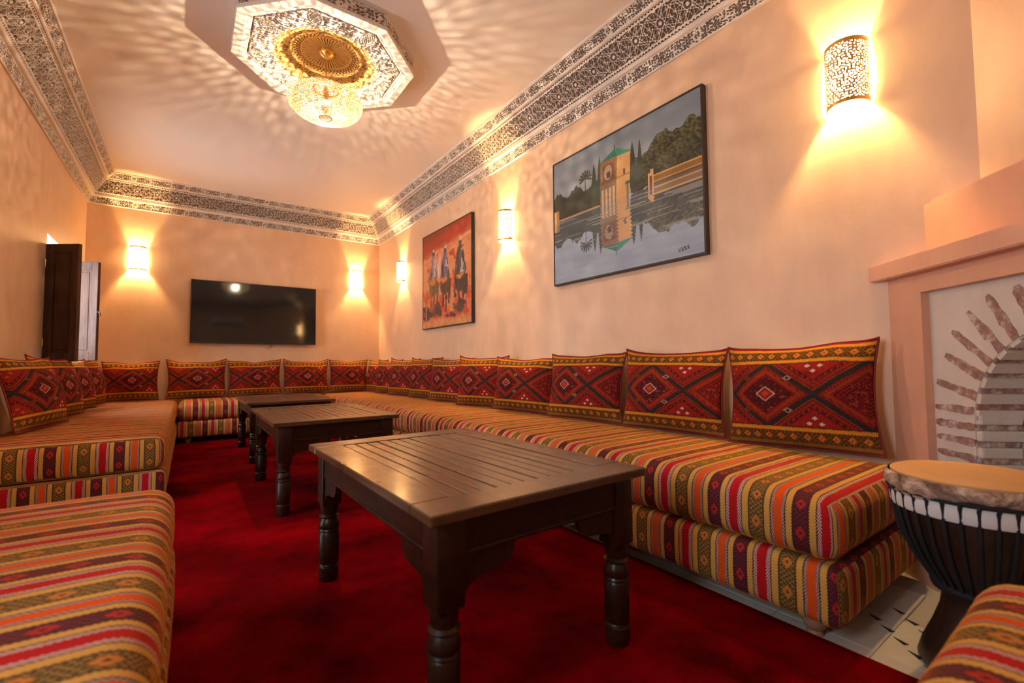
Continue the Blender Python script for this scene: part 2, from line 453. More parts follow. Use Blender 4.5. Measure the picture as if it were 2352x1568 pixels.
# unseen second window and doorway, added out of frame to bring in daylight
added_win = empty('added_daylight_window', (-WL, 0, 0), kind='structure')
b = BM()
for (y0, y1, z0, z1) in ((VY0, VY1, VZ0, VZ0+.03), (VY0, VY1, VZ1-.03, VZ1), (VY0, VY0+.03, VZ0, VZ1), (VY1-.03, VY1, VZ0, VZ1)): b.box2((-.19, y0, z0), (-.14, y1, z1), .003)
b.build('window_frame', M['shutter'], added_win)  # frame of the added unseen window
added_daylight_door = empty('added_daylight_door_1', (-WL, 0, 0), kind='structure')
b = BM()
for (y0, y1, z0, z1) in ((DY0, DY0+.05, 0, DZ1), (DY1-.05, DY1, 0, DZ1), (DY0, DY1, DZ1-.05, DZ1)): b.box2((-.18, y0-.05*(y0 == DY0), z0), (-.10, y1+.05*(y1 == DY1), z1), .004)
b.build('added_door_frame', M['shutter'], added_daylight_door)

# ================================================================== CEILING MEDALLION AND CHANDELIER
MC = Vector((.672, 2.945, 0)); MH, MR = .12, .51          # thickness, half flat-to-flat
med = empty('ceiling_medallion', (MC.x, MC.y, H), 0, 'octagonal carved plaster ceiling medallion with a gilded rosette in its centre', 'ceiling rose')
def octo(r):   # flat-to-flat half size -> corner points
    R_ = r/math.cos(PI/8); return [(R_*math.cos(PI/8+k*PI/4), R_*math.sin(PI/8+k*PI/4)) for k in range(8)]
b = BM(); o1, o2 = octo(MR-.014), octo(MR-.014)
b.prism([(x, y, -.006) for x, y in octo(MR-.02)], (0, 0, .006)); b.build('backing_plate', M['gypsum'], med)
b = BM(); ou, inn_ = octo(MR), octo(MR-.062)
ring_prof = [(MR-.016, -.098), (MR, -.100), (MR, -.112), (MR-.006, -.118), (MR-.05, -.120), (MR-.056, -.114), (MR-.066, -.112), (MR-.072, -.104), (MR-.072, -.09)]
V, F = [], []
for r_, z in ring_prof: V += [(x, y, z) for x, y in octo(r_)]
link_mesh('rim', mesh_np('rim', V, grid_faces(len(ring_prof), 8, True), M['gypsum'], False), med)
V = []
for r_, z in [(MR-.016, 0), (MR-.004, -.002), (MR-.004, -.014), (MR-.016, -.016)]: V += [(x, y, z) for x, y in octo(r_)]
link_mesh('top_moulding', mesh_np('top_moulding', V, grid_faces(4, 8, True), M['gypsum'], False), med)
for k in range(8):     # the eight carved side panels
    a, c = Vector((*octo(MR-.012)[k], 0)), Vector((*octo(MR-.012)[(k+1) % 8], 0)); d = (c-a).normalized(); ln = (c-a).length
    res = .004; ns, nb = int(ln/res), 23
    s, z = np.meshgrid(np.linspace(0, ln, ns), np.linspace(-.098, -.014, nb))
    strap = arabesque(s*.7+k*.3, z*.7) | (np.abs(z+.056) > .037) | (np.abs(np.abs(z+.056)-.030) < .002)
    strap[:, 0] = strap[:, -1] = True
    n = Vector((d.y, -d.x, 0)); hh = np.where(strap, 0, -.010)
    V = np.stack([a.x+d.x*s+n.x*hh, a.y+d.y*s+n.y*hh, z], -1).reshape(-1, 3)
    col = np.where(strap[..., None], np.array((.74, .66, .58)), np.array((.17, .105, .078))).reshape(-1, 3)  # panel recesses coloured dark, their shade put into the brown
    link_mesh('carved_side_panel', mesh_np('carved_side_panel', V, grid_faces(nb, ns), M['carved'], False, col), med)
# carved field
res = .0042; n = int(2*(MR-.07)/res); g = np.linspace(-(MR-.07), MR-.07, n); x, y = np.meshgrid(g, g)
rr = np.hypot(x, y); th = np.arctan2(y, x); t8 = (th+PI/8) % (PI/4)-PI/8
octd = np.max([np.abs(x*math.cos(k*PI/4)+y*math.sin(k*PI/4)) for k in range(4)], 0)
ro = .305+.012*np.abs(np.sin(8*th))
strap = arabesque(x*.72, y*.72)
tc = (th) % (PI/4)-PI/8; ca_, cr_ = rr*tc, rr-.385                       # eight leaf-shaped cartouches
lens = np.abs(ca_)/.034+(cr_/.062)**2
strap = np.where(lens < 1.35, True, strap); strap = np.where((lens < 1.12) & (lens > .95), False, strap)
strap = np.where((lens < .8), ((np.floor(ca_/.0085)+np.floor(cr_/.0085)) % 2 > 0), strap)
strap |= (octd > MR-.084); strap = np.where((octd > MR-.092) & (octd < MR-.086), False, strap)
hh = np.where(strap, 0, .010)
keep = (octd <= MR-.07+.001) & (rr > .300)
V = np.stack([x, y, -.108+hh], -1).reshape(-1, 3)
col = np.where(strap[..., None], np.array((.78, .70, .60)), np.array((.20, .13, .095))).reshape(-1, 3)  # holes of the field browned too, with shade mixed into the colour
F = grid_faces(n, n); F = F[keep.reshape(-1)[F].all(1)]
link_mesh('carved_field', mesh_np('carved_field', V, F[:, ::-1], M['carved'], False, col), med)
# gilded dished rosette
nr, nt_ = 92, 480
r_ = np.linspace(.03, .322, nr)[:, None]; th = np.linspace(0, 2*PI, nt_, endpoint=False)[None, :]
x, y = r_*np.cos(th), r_*np.sin(th); dome = -.109+.078*np.clip(1-(r_/.315)**2, 0, 1)
fl = .5+.5*np.cos(48*th)
A1 = (np.abs(np.sin(8*th)*.03+.235-r_) < .006) | (np.abs(-np.sin(8*th)*.03+.235-r_) < .006) | (np.abs(np.sin(12*th+1)*.02+.285-r_) < .005) | (np.abs(-np.sin(12*th+1)*.02+.285-r_) < .005)
A2 = arabesque(x*.85, y*.85)
scale = np.abs(np.sin(24*th+(np.floor(r_/.016) % 2)*PI/2)) > .35+.6*((r_ % .016)/.016)
strap = np.where(r_ < .145, fl > .32, np.where(r_ < .195, scale, A1 | A2))
strap = strap | (np.abs(r_-.148) < .004) | (r_ < .052)
lim = .306+.012*np.abs(np.sin(8*th))
hh = np.where(strap, 0, np.where(r_ < .145, .007*(1-fl), .008))
V = np.stack([x, y, np.where(r_ > lim, -.100, dome+hh)+0*x], -1).reshape(-1, 3)
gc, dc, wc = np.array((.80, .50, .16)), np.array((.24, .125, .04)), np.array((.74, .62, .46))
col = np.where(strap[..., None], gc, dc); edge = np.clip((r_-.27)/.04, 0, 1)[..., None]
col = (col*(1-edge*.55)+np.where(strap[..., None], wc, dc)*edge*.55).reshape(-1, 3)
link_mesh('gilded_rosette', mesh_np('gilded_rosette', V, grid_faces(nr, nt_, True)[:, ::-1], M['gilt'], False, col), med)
# chandelier
LZ = 2.452
pen = empty('pendant_lamp', (MC.x, MC.y, LZ), 0, 'pierced brass pendant lamp glowing below the gilded ceiling rosette', 'pendant lamp')
BM().lathe([(.048, H-.034-LZ), (.046, H-.050-LZ), (.038, H-.062-LZ), (.020, H-.072-LZ), (.008, H-.085-LZ)], 28).build('canopy', M['brass'], pen, True, 50)
BM().lathe([(.0045, .095), (.0045, H-.08-LZ)], 10).build('rod', M['brass'], pen, True, 50)
BM().lathe([(.0008, -.0055), (.0033, -.0044), (.005, -.0024), (.0055, 0), (.005, .0024), (.0033, .0044), (.0016, .0052)], 16).build('bulb', M['bulb'], pen, True)
BM().lathe([(.0145, .0165), (.0155, .0185), (.0155, .025), (.015, .034), (.014, .042)], 28).lathe([(.003, .006), (.003, .018)], 10).build('added_light_cap', M['white_plastic'], pen, True, 40)  # added cap, sized to keep the bulb's light off the medallion
BM().lathe([(.014, .036), (.017, .042), (.017, .095), (.006, .10)], 16).build('lamp_holder', M['brass'], pen, True, 40)
def lattice_shell(name, P, wrapu, mat, parent, cell, thr, seed, keep_edges=2, thick=None, inner=None):
    """P (n,m,3) surface grid; punches voronoi-shaped holes through it"""
    n, m, _ = P.shape; rg = np.random.default_rng(seed); pts = P.reshape(-1, 3)
    area = 0
    u1 = np.linalg.norm(np.diff(P, axis=1), axis=2).mean(); v1 = np.linalg.norm(np.diff(P, axis=0), axis=2).mean()
    F = grid_faces(n, m, wrapu); ctr = pts[F].mean(1)
    # poisson-like seeds on the surface
    order = rg.permutation(len(ctr))[:16000]; seeds = []; gridd = {}
    for i in order:
        c = ctr[i]; key = tuple((c/cell).astype(int)); ok = True
        for dx in (-1, 0, 1):
            for dy in (-1, 0, 1):
                for dz in (-1, 0, 1):
                    for q in gridd.get((key[0]+dx, key[1]+dy, key[2]+dz), ()):
                        if ((q-c)**2).sum() < (cell*.82)**2: ok = False
        if ok: seeds.append(c); gridd.setdefault(key, []).append(c)
    seeds = np.array(seeds); hole = np.zeros(len(ctr), bool)
    for a in range(0, len(ctr), 2000):
        d = np.sqrt(((ctr[a:a+2000, None, :]-seeds[None])**2).sum(2)); d.partition(1, axis=1)
        hole[a:a+2000] = (d[:, 1]-d[:, 0]) > thr
    rows = np.repeat(np.arange(n-1), m if wrapu else m-1); hole &= (rows >= keep_edges) & (rows < n-1-keep_edges)
    me = mesh_np(name, pts, F[~hole], mat, True)
    o = link_mesh(name, me, parent)
    md = o.modifiers.new('thickness', 'SOLIDIFY'); md.thickness = thick or .0015; md.offset = 0
    if inner: me.materials.append(inner); md.material_offset = 1
    return o
prof = [(.222*math.cos(a)**.75 if math.cos(a) > 0 else 0, .092*math.sin(a)) for a in np.linspace(-1.50, 1.36, 170)]
P = np.array([[(r*math.cos(2*PI*k/520), r*math.sin(2*PI*k/520), z) for k in range(520)] for r, z in prof])
pshade = lattice_shell('pierced_shade', P, True, M['brass_thin'], pen, .0125, .0032, 3, inner=M['glow_damping_black'])
rim_r = prof[-1]; BM().lathe([(rim_r[0]-.003, rim_r[1]-.003), (rim_r[0]+.002, rim_r[1]-.002), (rim_r[0]+.002, rim_r[1]+.003), (rim_r[0]-.003, rim_r[1]+.003), (rim_r[0]-.003, rim_r[1]-.003)], 60, closed=True).build('shade_rim', M['brass'], pshade, True, 40)
b = BM()
for k in range(3): a = k*2*PI/3; b.tube([(.015*math.cos(a), .015*math.sin(a), .09), (rim_r[0]*math.cos(a), rim_r[0]*math.sin(a), rim_r[1])], .002, 6)
b.build('spider', M['brass'], pen, True, 50)

# ================================================================== WALL SCONCES
def make_sconce():
    """local: wall plane y=0, shade bulges towards -y, z centred"""
    r = empty('wall_sconce'); h = .125; w, dp = .075, .088
    def arc(k, f=1.0): return (-w*f*math.cos(k), -.004-dp*f*math.sin(k))
    n, m = 70, 64
    P = np.array([[(*arc(PI*j/(m-1)), -h+2*h*i/(n-1)) for j in range(m)] for i in range(n)])
    shade = lattice_shell('pierced_shade', P, False, M['brass_thin'], r, .0130, .0050, 5, 1, .0012, inner=M['glow_damping_black'])
    for z in (-h, h):
        pts = [(*arc(PI*j/24, 1.012), z) for j in range(25)]
        b = BM()
        V = []
        for f, dz in ((1.015, -.007), (1.015, .007), (.985, .007), (.985, -.007), (1.015, -.007)):
            V += [(*arc(PI*j/24, f), z+dz) for j in range(25)]
        link_mesh('rim', mesh_np('rim', V, grid_faces(5, 25), M['brass'], False), shade)
    P = np.array([[(*arc(PI*(.02+.96*j/24), .93), -h*.93+2*h*.93*i/6) for j in range(25)] for i in range(7)])
    link_mesh('diffuser', mesh_np('diffuser', P.reshape(-1, 3), grid_faces(7, 25), M['diffuser'], True), r)
    BM().box2((-.05, -.006, -.08), (.05, 0, .08), .002).build('back_plate', M['brass'], r)
    BM().lathe([(.012, -.086), (.012, -.062)], 14, (0, -.04, 0)).box2((-.006, -.04, -.086), (.006, -.004, -.074)).build('lamp_holder', M['white_plastic'], r, True, 40)
    BM().lathe([(.004, -.026), (.014, -.018), (.022, 0), (.019, .012), (.011, .019), (.003, .023)], 14, (0, -.04, -.035)).build('bulb', M['sconce_bulb'], r, True)
    return r
SCG = 'half-round pierced wall sconces'
sc0 = make_sconce()
for i, (x, y, rz, lab) in enumerate((
        (WR, .665, -PI/2, 'large-looking lit half-round pierced sconce on the wall above the fireplace end'),
        (WR, 3.145, -PI/2, 'lit half-round pierced sconce on the wall between the two paintings'),
        (WR, 5.49, -PI/2, 'lit half-round pierced sconce left of the red horsemen painting, near the corner'),
        (1.893, L, 0, 'lit half-round pierced sconce right of the television on the back wall'),
        (-.481, L, 0, 'lit half-round pierced sconce left of the television, beside the shutters'))):
    s = sc0 if i == 0 else copy_tree(sc0)
    s.location = (x, y, 1.978); s.rotation_euler = (0, 0, rz); tag(s, lab, 'wall lamp', SCG)

# ================================================================== TELEVISION
tv = empty('television', (.675, L, 1.425), 0, 'black flat-screen television mounted on the back wall', 'television')
tv.rotation_euler = (math.radians(-1.7), 0, 0)
TWd, THt = 1.352, .742
casing = BM().box2((-TWd/2, -.075, -THt/2), (TWd/2, -.04, THt/2), .004).build('casing', M['tv_edge'], tv)
BM().box2((-TWd/2+.008, -.0765, -THt/2+.016), (TWd/2-.008, -.0745, THt/2-.008)).build('screen', M['tv'], casing)
BM().box2((-.35, -.04, -.25), (.35, -.012, .2), .01).build('back_housing', M['tv_edge'], tv)
BM().lathe([(.034, 0), (.034, .012), (.024, .018)], 20).build('cable_cover', M['hearth'], None, True, 40, (.80, L-.0005, 1.035), (PI/2, 0, 0))
tag(bpy.data.objects['cable_cover'], 'small round terracotta-coloured cover on the wall just below the television', 'cable cover')

# ================================================================== PAINTINGS (brush work as colours on a fine canvas grid)
def vnoise(x, y, seed=0):
    xi, yi = np.floor(x).astype(int), np.floor(y).astype(int); fx, fy = x-xi, y-yi
    fx, fy = fx*fx*(3-2*fx), fy*fy*(3-2*fy)
    def h(a, b): return np.modf(np.abs(np.sin(a*127.1+b*311.7+seed*74.7)*43758.5453))[0]
    return (h(xi, yi)*(1-fx)+h(xi+1, yi)*fx)*(1-fy)+(h(xi, yi+1)*(1-fx)+h(xi+1, yi+1)*fx)*fy
def fbm(x, y, seed=0): return .5*vnoise(x, y, seed)+.3*vnoise(x*2.1, y*2.1, seed+1)+.2*vnoise(x*4.3, y*4.3, seed+2)
def inpoly(x, y, pts):
    r = np.zeros(x.shape, bool); n = len(pts)
    for i in range(n):
        (x1, y1), (x2, y2) = pts[i], pts[(i+1) % n]
        if y1 == y2: continue
        r ^= ((y1 > y) != (y2 > y)) & (x < (x2-x1)*(y-y1)/(y2-y1)+x1)
    return r
def canvas_grid(nu, nv):
    return np.meshgrid(np.linspace(0, 1, nu), np.linspace(0, 1, nv))
def paint_pavilion(u, v):
    C = np.zeros(u.shape+(3,)); S = lambda *c: np.array(lin(c))
    HZ = .515
    sky = S(132, 142, 154)*(1-.25*v[..., None])+S(150, 150, 140)*.18*np.clip(1-np.abs(v-.72)/.2, 0, 1)[..., None]
    sky = sky*(.9+.2*fbm(u*6, v*30, 3))[..., None]
    C[:] = sky
    def scene(mv, wob):
        """the upper half as a function of height mv (used mirrored for the water too)"""
        D = C.copy(); uu = u+wob
        def put(mask, col): D[mask] = np.broadcast_to(col, D.shape)[mask]
        tex = fbm(uu*60, mv*40, 5)[..., None]
        # tree belts
        left = .70+.03*np.sin(uu*40)+.025*vnoise(uu*70, mv*0, 2)-.03*np.clip((uu-.2)/.2, 0, 1)
        m = (mv < left) & (uu < .42); put(m, S(42, 44, 26)*(.35+1.1*tex)*(.5+np.clip((mv-.5)/.22, 0, 1.2)[..., None]))
        # palm
        for k in range(9):
            a = -.25+k*(PI+.5)/8; du_, dv_ = uu-.273, mv-.765
            rr = np.hypot(du_*1.32, dv_); an = np.arctan2(dv_-.10*rr*0, du_*1.32)
            put((np.abs((an-a+PI) % (2*PI)-PI) < .26*(1-rr/.085)+.06) & (rr < .068), S(38, 46, 30))
        put((np.abs(uu-.272) < .0045) & (mv > .66) & (mv < .77), S(56, 52, 36))
        for (cu, top, wd) in ((.341, .852, .020), (.384, .888, .016)):
            w_ = wd*np.clip((top-mv)/.16, 0, 1)**.7; put((np.abs(uu-cu) < w_) & (mv < top) & (mv > .5), S(40, 52, 30)*(.5+tex))
        # right wood
        blob = .735+.11*np.exp(-((uu-.80)/.085)**2)+.11*np.exp(-((uu-.955)/.07)**2)-.015+.03*vnoise(uu*55, uu*0, 4)
        blob = np.where(uu < .70, .74-.0*uu+.02*vnoise(uu*55, uu*0, 4), blob)
        st = vnoise(uu*90+mv*60, mv*60-uu*30, 6)[..., None]
        m = (mv < blob) & (uu > .60); put(m, (S(74, 70, 36)*(.12+1.6*st**1.6))*(.5+.9*np.clip((mv-.56)/.25, 0, 1)[..., None]))
        for (cu, top, wd) in ((.613, .878, .018), (.660, .866, .014)):
            w_ = wd*np.clip((top-mv)/.13, 0, 1)**.7; put((np.abs(uu-cu) < w_) & (mv < top) & (mv > .55), S(36, 44, 24)*(.5+tex))
        # garden wall
        put((mv < .578) & (mv > .53) & (uu > .735), S(140, 96, 34)); put((np.abs(mv-.577) < .006) & (uu > .735), S(206, 160, 84)); put((np.abs(mv-.533) < .006) & (uu > .735), S(206, 160, 84))
        put((mv < .53) & (mv > .50) & (uu > .735), S(104, 74, 36))
        put((np.abs(mv-.512) < .010) & (uu < .38), S(176, 128, 68))
        # gate posts
        put((uu > .708) & (uu < .742) & (mv > .50) & (mv < .604), S(214, 164, 110)); put((uu > .722) & (uu < .742) & (mv > .50) & (mv < .624), S(214, 164, 110))
        put((uu > .717) & (uu < .731) & (mv > .51) & (mv < .58), S(84, 58, 40))
        put((uu < .045) & (mv > .50) & (mv < .602), S(150, 108, 52)); put((uu < .022) & (mv > .50) & (mv < .60), S(216, 164, 84))
        # pavilion tower
        T1 = [(.385, .50), (.392, .828), (.512, .822), (.500, .50)]; T2 = [(.500, .50), (.512, .822), (.602, .814), (.590, .50)]
        bk = (.8+.35*(vnoise(uu*120, mv*150, 8)))[..., None]
        put(inpoly(uu, mv, T1), S(150, 92, 46)*bk); put(inpoly(uu, mv, T2), S(214, 160, 96)*(.9+.15*tex))
        put(inpoly(uu, mv, [(.388, .50), (.388, .672), (.506, .668), (.500, .50)]), S(132, 98, 62)*bk)
        for cu in (.405, .432, .459, .485):
            put((np.abs(uu-cu) < .008) & (mv < .62) & (mv > .50), S(190, 164, 130)*bk)
        put((np.abs(mv-.668) < .010) & (uu > .388) & (uu < .506) & (np.sin(uu*500) > -.2), S(96, 62, 36))
        put((np.abs(uu-.448) < .042) & (np.abs(mv-.735) < .062), S(112, 66, 34)*bk)
        put((np.abs(uu-.446)/.028)**2+((mv-.735)/.055)**2 < 1, S(170, 140, 112)*bk); put((np.abs(uu-.449) < .014) & (np.abs(mv-.715) < .022), S(74, 48, 36))
        put((np.abs(uu-.558) < .006) & (np.abs(mv-.690) < .022), S(74, 44, 26)); put((np.abs(mv-.668) < .004) & (uu > .505) & (uu < .594), S(166, 116, 66))
        put((uu > .572) & (uu < .586) & (mv > .50) & (mv < .60), S(120, 104, 74)); put((np.abs(uu-.58) < .016) & (np.abs(mv-.605) < .010), S(88, 92, 40))
        put(inpoly(uu, mv, [(.384, .824), (.496, .888), (.512, .826)]), S(34, 108, 82)*(.8+.4*tex)); put(inpoly(uu, mv, [(.496, .888), (.512, .884), (.610, .818), (.512, .826)]), S(48, 138, 104)*(.8+.4*tex))
        put((np.abs(uu-.496) < .003) & (mv > .88) & (mv < .915), S(40, 44, 36))
        return D
    up = scene(v, 0*u)
    mir = HZ+(HZ-v)*1.0
    dn = scene(mir, .006*np.sin(v*240+4*vnoise(u*6, v*10, 9))*np.clip((HZ-v)*8, 0, 1))
    dn = dn*.80+S(118, 132, 152)*.20
    rip = vnoise(u*5+v*3, v*130, 12); rm = (rip > .72) & (v > .16+.1*(u < .4)) & (dn.mean(-1) < .12)
    dn[rm] = dn[rm]*.4+S(176, 170, 160)*.45
    lowsky = (dn.mean(-1) > .13)
    water_sky = S(150, 163, 180)*(.85+.25*fbm(u*8, v*40, 14))[..., None]
    base_sky = (np.abs(scene(mir, 0*u)-C).sum(-1) < 1e-6)
    dn[base_sky] = water_sky[base_sky]
    out = np.where((v > HZ)[..., None], up, dn)
    out[(np.abs(v-HZ) < .006) & (u > .59) & (u < .71) & (vnoise(u*70, v*90, 3) > .45)] = S(190, 176, 160)
    # dark signature strokes, lower right
    for k in range(7):
        cu = .872+.0085*k; cv = .044+.0012*k
        g = ((np.abs(u-cu) < .0018) & (np.abs(v-cv) < .012)) | ((np.abs(v-cv-(.009 if k % 2 else -.006)) < .0035) & (np.abs(u-cu-.003) < .0035))
        out[g] = S(62, 66, 76)
    return out
def paint_riders(u, v):
    u, v = u+.022*(fbm(u*14, v*11, 31)-.5)+.012*(vnoise(u*60, v*40, 32)-.5), v+.030*(fbm(u*12, v*9, 33)-.5)
    S = lambda *c: np.array(lin(c))
    n1 = fbm(u*5, v*9, 1)[..., None]; n2 = fbm(u*16+v*6, v*14, 2)[..., None]; n3 = vnoise(u*45, v*25, 3)[..., None]
    top = S(176, 62, 36)*(.75+.5*n1)
    diag = v-.10*u+.05*(n1[..., 0]-.5)*2
    C = top
    def mixm(C, w, col): w = np.clip(w, 0, 1)[..., None]; return C*(1-w)+col*w
    C = mixm(C, (diag-.86)/.05, S(150, 62, 38)*(.8+.4*n1))
    C = mixm(C, (.80-diag)/.10, S(214, 140, 92)*(.8+.4*n2))
    C = mixm(C, np.clip((.56-v)/.2, 0, 1)*(n2[..., 0] > .42), S(206, 96, 54)*(.8+.4*n3))
    C = mixm(C, ((n2[..., 0] > .60) & (v < .75))*1., S(190, 72, 38)*(.8+.4*n3))
    C = mixm(C, (np.abs(diag-.74) < .02)*(n1[..., 0] > .45)*.8, S(226, 150, 104))
    C = mixm(C, (.10-v)/.06, S(206, 140, 88)*(.8+.4*n3))
    for (cu, cv, ru, rv) in ((.08, .15, .14, .075), (.33, .175, .16, .085), (.62, .10, .14, .035), (.80, .165, .13, .075)):
        d = ((u-cu)/ru)**2+((v-cv)/rv)**2+(n2[..., 0]-.5)*2.4; C = mixm(C, (1-d)*2, S(84, 54, 50)*(.6+.8*n3))
    def rider(C, cu, hd, sh, waist, hb, wS, robe, horse, legs, sc=1):
        j = (n3[..., 0]-.5)*.02
        # horse: chest, belly, legs, neck
        d = ((u-cu+j)/(.115*sc))**2+((v-hb)/.105)**2; C = mixm(C, (1.05-d)*6, horse*(.45+1.1*n3))
        for k, (dx, lo) in enumerate(legs):
            w = .016+.02*np.clip((v-lo-.12)/.15, 0, 1)
            C = mixm(C, ((np.abs(u-cu-dx*(1-.25*(v-lo))+j) < w) & (v > lo) & (v < hb))*1., horse*(.4+.9*n3))
        C = mixm(C, ((np.abs(u-cu-.11*sc-.10*(v-hb)) < .022) & (v > hb-.14) & (v < hb+.04))*1., horse*.8)
        d = ((u-cu+.01)/(.075*sc))**2+((v-hb-.055)/.045)**2; C = mixm(C, (1-d)*4*(n2[..., 0]+.2), S(206, 128, 54)*(.5+.8*n3))
        # robe, a tall cone
        tpr = wS*(.22+.78*np.clip((sh+.06-v)/(sh-waist+.06), 0, 1)**.8)
        C = mixm(C, ((np.abs(u-cu+j) < tpr) & (v < hd-.01) & (v > waist-.03))*1., robe*(.35+1.2*n3))
        C = mixm(C, ((np.abs(u-cu-.03-j*2) < tpr*.28) & (v < sh) & (v > waist-.02) & (n2[..., 0] > .42))*.85, S(196, 178, 184))
        C = mixm(C, ((np.abs(u-cu+.045-j*2) < tpr*.14) & (v < sh) & (v > waist))*.8, S(52, 40, 44))
        # head and wrap
        d = ((u-cu)/.030)**2+((v-hd)/.034)**2; C = mixm(C, (1-d)*5, S(92, 78, 84)*(.6+.7*n3))
        d = ((u-cu-.004)/.020)**2+((v-hd-.026)/.016)**2; C = mixm(C, (1-d)*5, S(206, 184, 170))
        return C
    C = mixm(C, (1-(((u-.37)/.06)**2+((v-.62)/.14)**2))*1.2, S(214, 176, 150)*(.8+.4*n3))
    C = rider(C, .245, .775, .715, .54, .43, .092, S(150, 124, 122), S(118, 82, 48), ((-.05, .17), (.02, .18), (.09, .20)), .9)
    C = rider(C, .500, .768, .690, .52, .42, .095, S(110, 92, 110), S(92, 54, 46), ((-.04, .20), (.02, .13), (.08, .22)), .9)
    C = rider(C, .800, .785, .715, .50, .41, .112, S(96, 78, 74), S(70, 48, 44), ((-.10, .26), (-.02, .14), (.06, .24), (.09, .28)), 1.05)
    C = mixm(C, ((np.abs(u-.085) < .006) & (v > .08) & (v < .22))*.8, S(206, 180, 170))
    return C
def painting(name, yc, zc, w, h, fn, nu, nv, label, fw=.012):
    r = empty(name, (WR, yc, zc), -PI/2, label, 'painting')
    D, e = .034, fw
    for (x0, x1, z0, z1) in ((-w/2, w/2, h/2-e, h/2), (-w/2, w/2, -h/2, -h/2+e), (-w/2, -w/2+e, -h/2+e, h/2-e), (w/2-e, w/2, -h/2+e, h/2-e)):
        BM().box2((x0, -D-.003, z0), (x1, -.001, z1), .0015, 1).build('frame_bar', M['frame'], r)
    u, v = canvas_grid(nu, nv); C = fn(u, v)
    V = np.stack([(u-.5)*(w-2*e), np.full_like(u, -D), (v-.5)*(h-2*e)], -1).reshape(-1, 3)
    link_mesh('canvas', mesh_np('canvas', V, grid_faces(nv, nu), M['canvas'], True, np.clip(C, .001, 1).reshape(-1, 3)), r)
    BM().box2((-w/2+e, -D+.002, -h/2+e), (w/2-e, -.004, h/2-e)).build('stretcher_board', M['frame'], r)
    return r
painting('framed_painting', 1.903, 1.822, 1.212, .918, paint_pavilion, 420, 320, 'large framed painting of a green-roofed garden pavilion mirrored in water')
painting('framed_painting', 4.264, 1.726, 1.118, 1.076, paint_riders, 260, 250, 'red and orange framed painting of three robed horsemen', .010)

# ================================================================== FIREPLACE (built across the corner)
fp = empty('fireplace', FP0, 0, 'peach plaster corner fireplace with mantel and whitewashed brick arch', 'fireplace')
FM = Matrix(((FU.x, FN.x, 0, 0), (FU.y, FN.y, 0, 0), (0, 0, 1, 0), (0, 0, 0, 1)))    # local (t along face, n out of face, z) -> room axes
PL, PR, PT, AC, AR, AZ = .158, 1.062, 1.041, .61, .30, .60
TE = 1.22; DW = -.179                           # end of the face, plane of the corner wall behind it
# surround: left pier, right pier, lintel (the left pier is cut along the room wall)
def wallcut(n): return n*math.tan(FA) if False else (n/math.tan(FA)*0)
k_w = FN.x/(-FU.x)                              # along the right wall: t changes by k_w per unit n so that x stays WR
tw = lambda n: n*k_w
def tprism(b, q, z0, z1): return b.prism([(t, n, z0) for t, n in q], (0, 0, z1-z0), FM)
sur = BM()
tprism(sur, [(tw(0)+.001, 0), (PL, 0), (PL, DW+.002), (tw(DW+.002)+.001, DW+.002)], 0, 1.112)
tprism(sur, [(PR, 0), (TE, 0), (TE, DW+.002), (PR, DW+.002)], 0, 1.112)
tprism(sur, [(PL, 0), (PR, 0), (PR, DW+.002), (PL, DW+.002)], PT, 1.112)
sur.build('surround', M['hearth'], fp)
ms = BM(); me_ = .042
tprism(ms, [(tw(me_)+.001, me_), (TE+.03, me_), (TE+.03, DW+.002), (tw(DW+.002)+.001, DW+.002)], 1.109, 1.172)
bmesh.ops.bevel(ms.bm, geom=[e for e in ms.bm.edges], offset=.004, segments=2, affect='EDGES')
ms.build('mantel', M['hearth'], fp)
br = BM(); bn = -.072
q = [(TE-.06, bn), (TE-.06, DW+.002), (.03, DW+.002), (.075, bn)]
pts = [(tw(bn)+.003, bn)]
tprism(br, [(tw(bn)+.004, bn), (TE-.08, bn), (TE-.08, DW+.002), (tw(DW+.002)+.004, DW+.002)], 1.168, 1.386)
bmesh.ops.bevel(br.bm, geom=[e for e in br.bm.edges], offset=.012, segments=3, affect='EDGES')
br.build('chimney_breast', M['hearth'], fp, True, 40)
# white brick panel with the arched opening
pn, pd = -.028, -.145
def arch_pt(a): return (AC-AR*math.cos(a), AZ+AR*math.sin(a))
N = 28
outl = [(PL, 0), (PL, PT), (PR, PT), (PR, 0), (AC+AR, 0)]+[arch_pt(PI-PI*k/N) for k in range(N+1)]+[(AC-AR, 0)]
bp_ = BM()
front = [bp_.bm.verts.new(FM @ Vector((t, pn, z))) for t, z in outl]; back = [bp_.bm.verts.new(FM @ Vector((t, DW+.004, z))) for t, z in outl]
from mathutils.geometry import tessellate_polygon
tris = tessellate_polygon([[Vector((t, z, 0)) for t, z in outl]])
for a, b_, c in tris:
    bp_.bm.faces.new((front[a], front[b_], front[c])); bp_.bm.faces.new((back[c], back[b_], back[a]))
for i in range(len(outl)):
    j = (i+1) % len(outl); bp_.bm.faces.new((front[i], front[j], back[j], back[i]))
bp_.build('whitewashed_panel', M['white_brick'], fp)
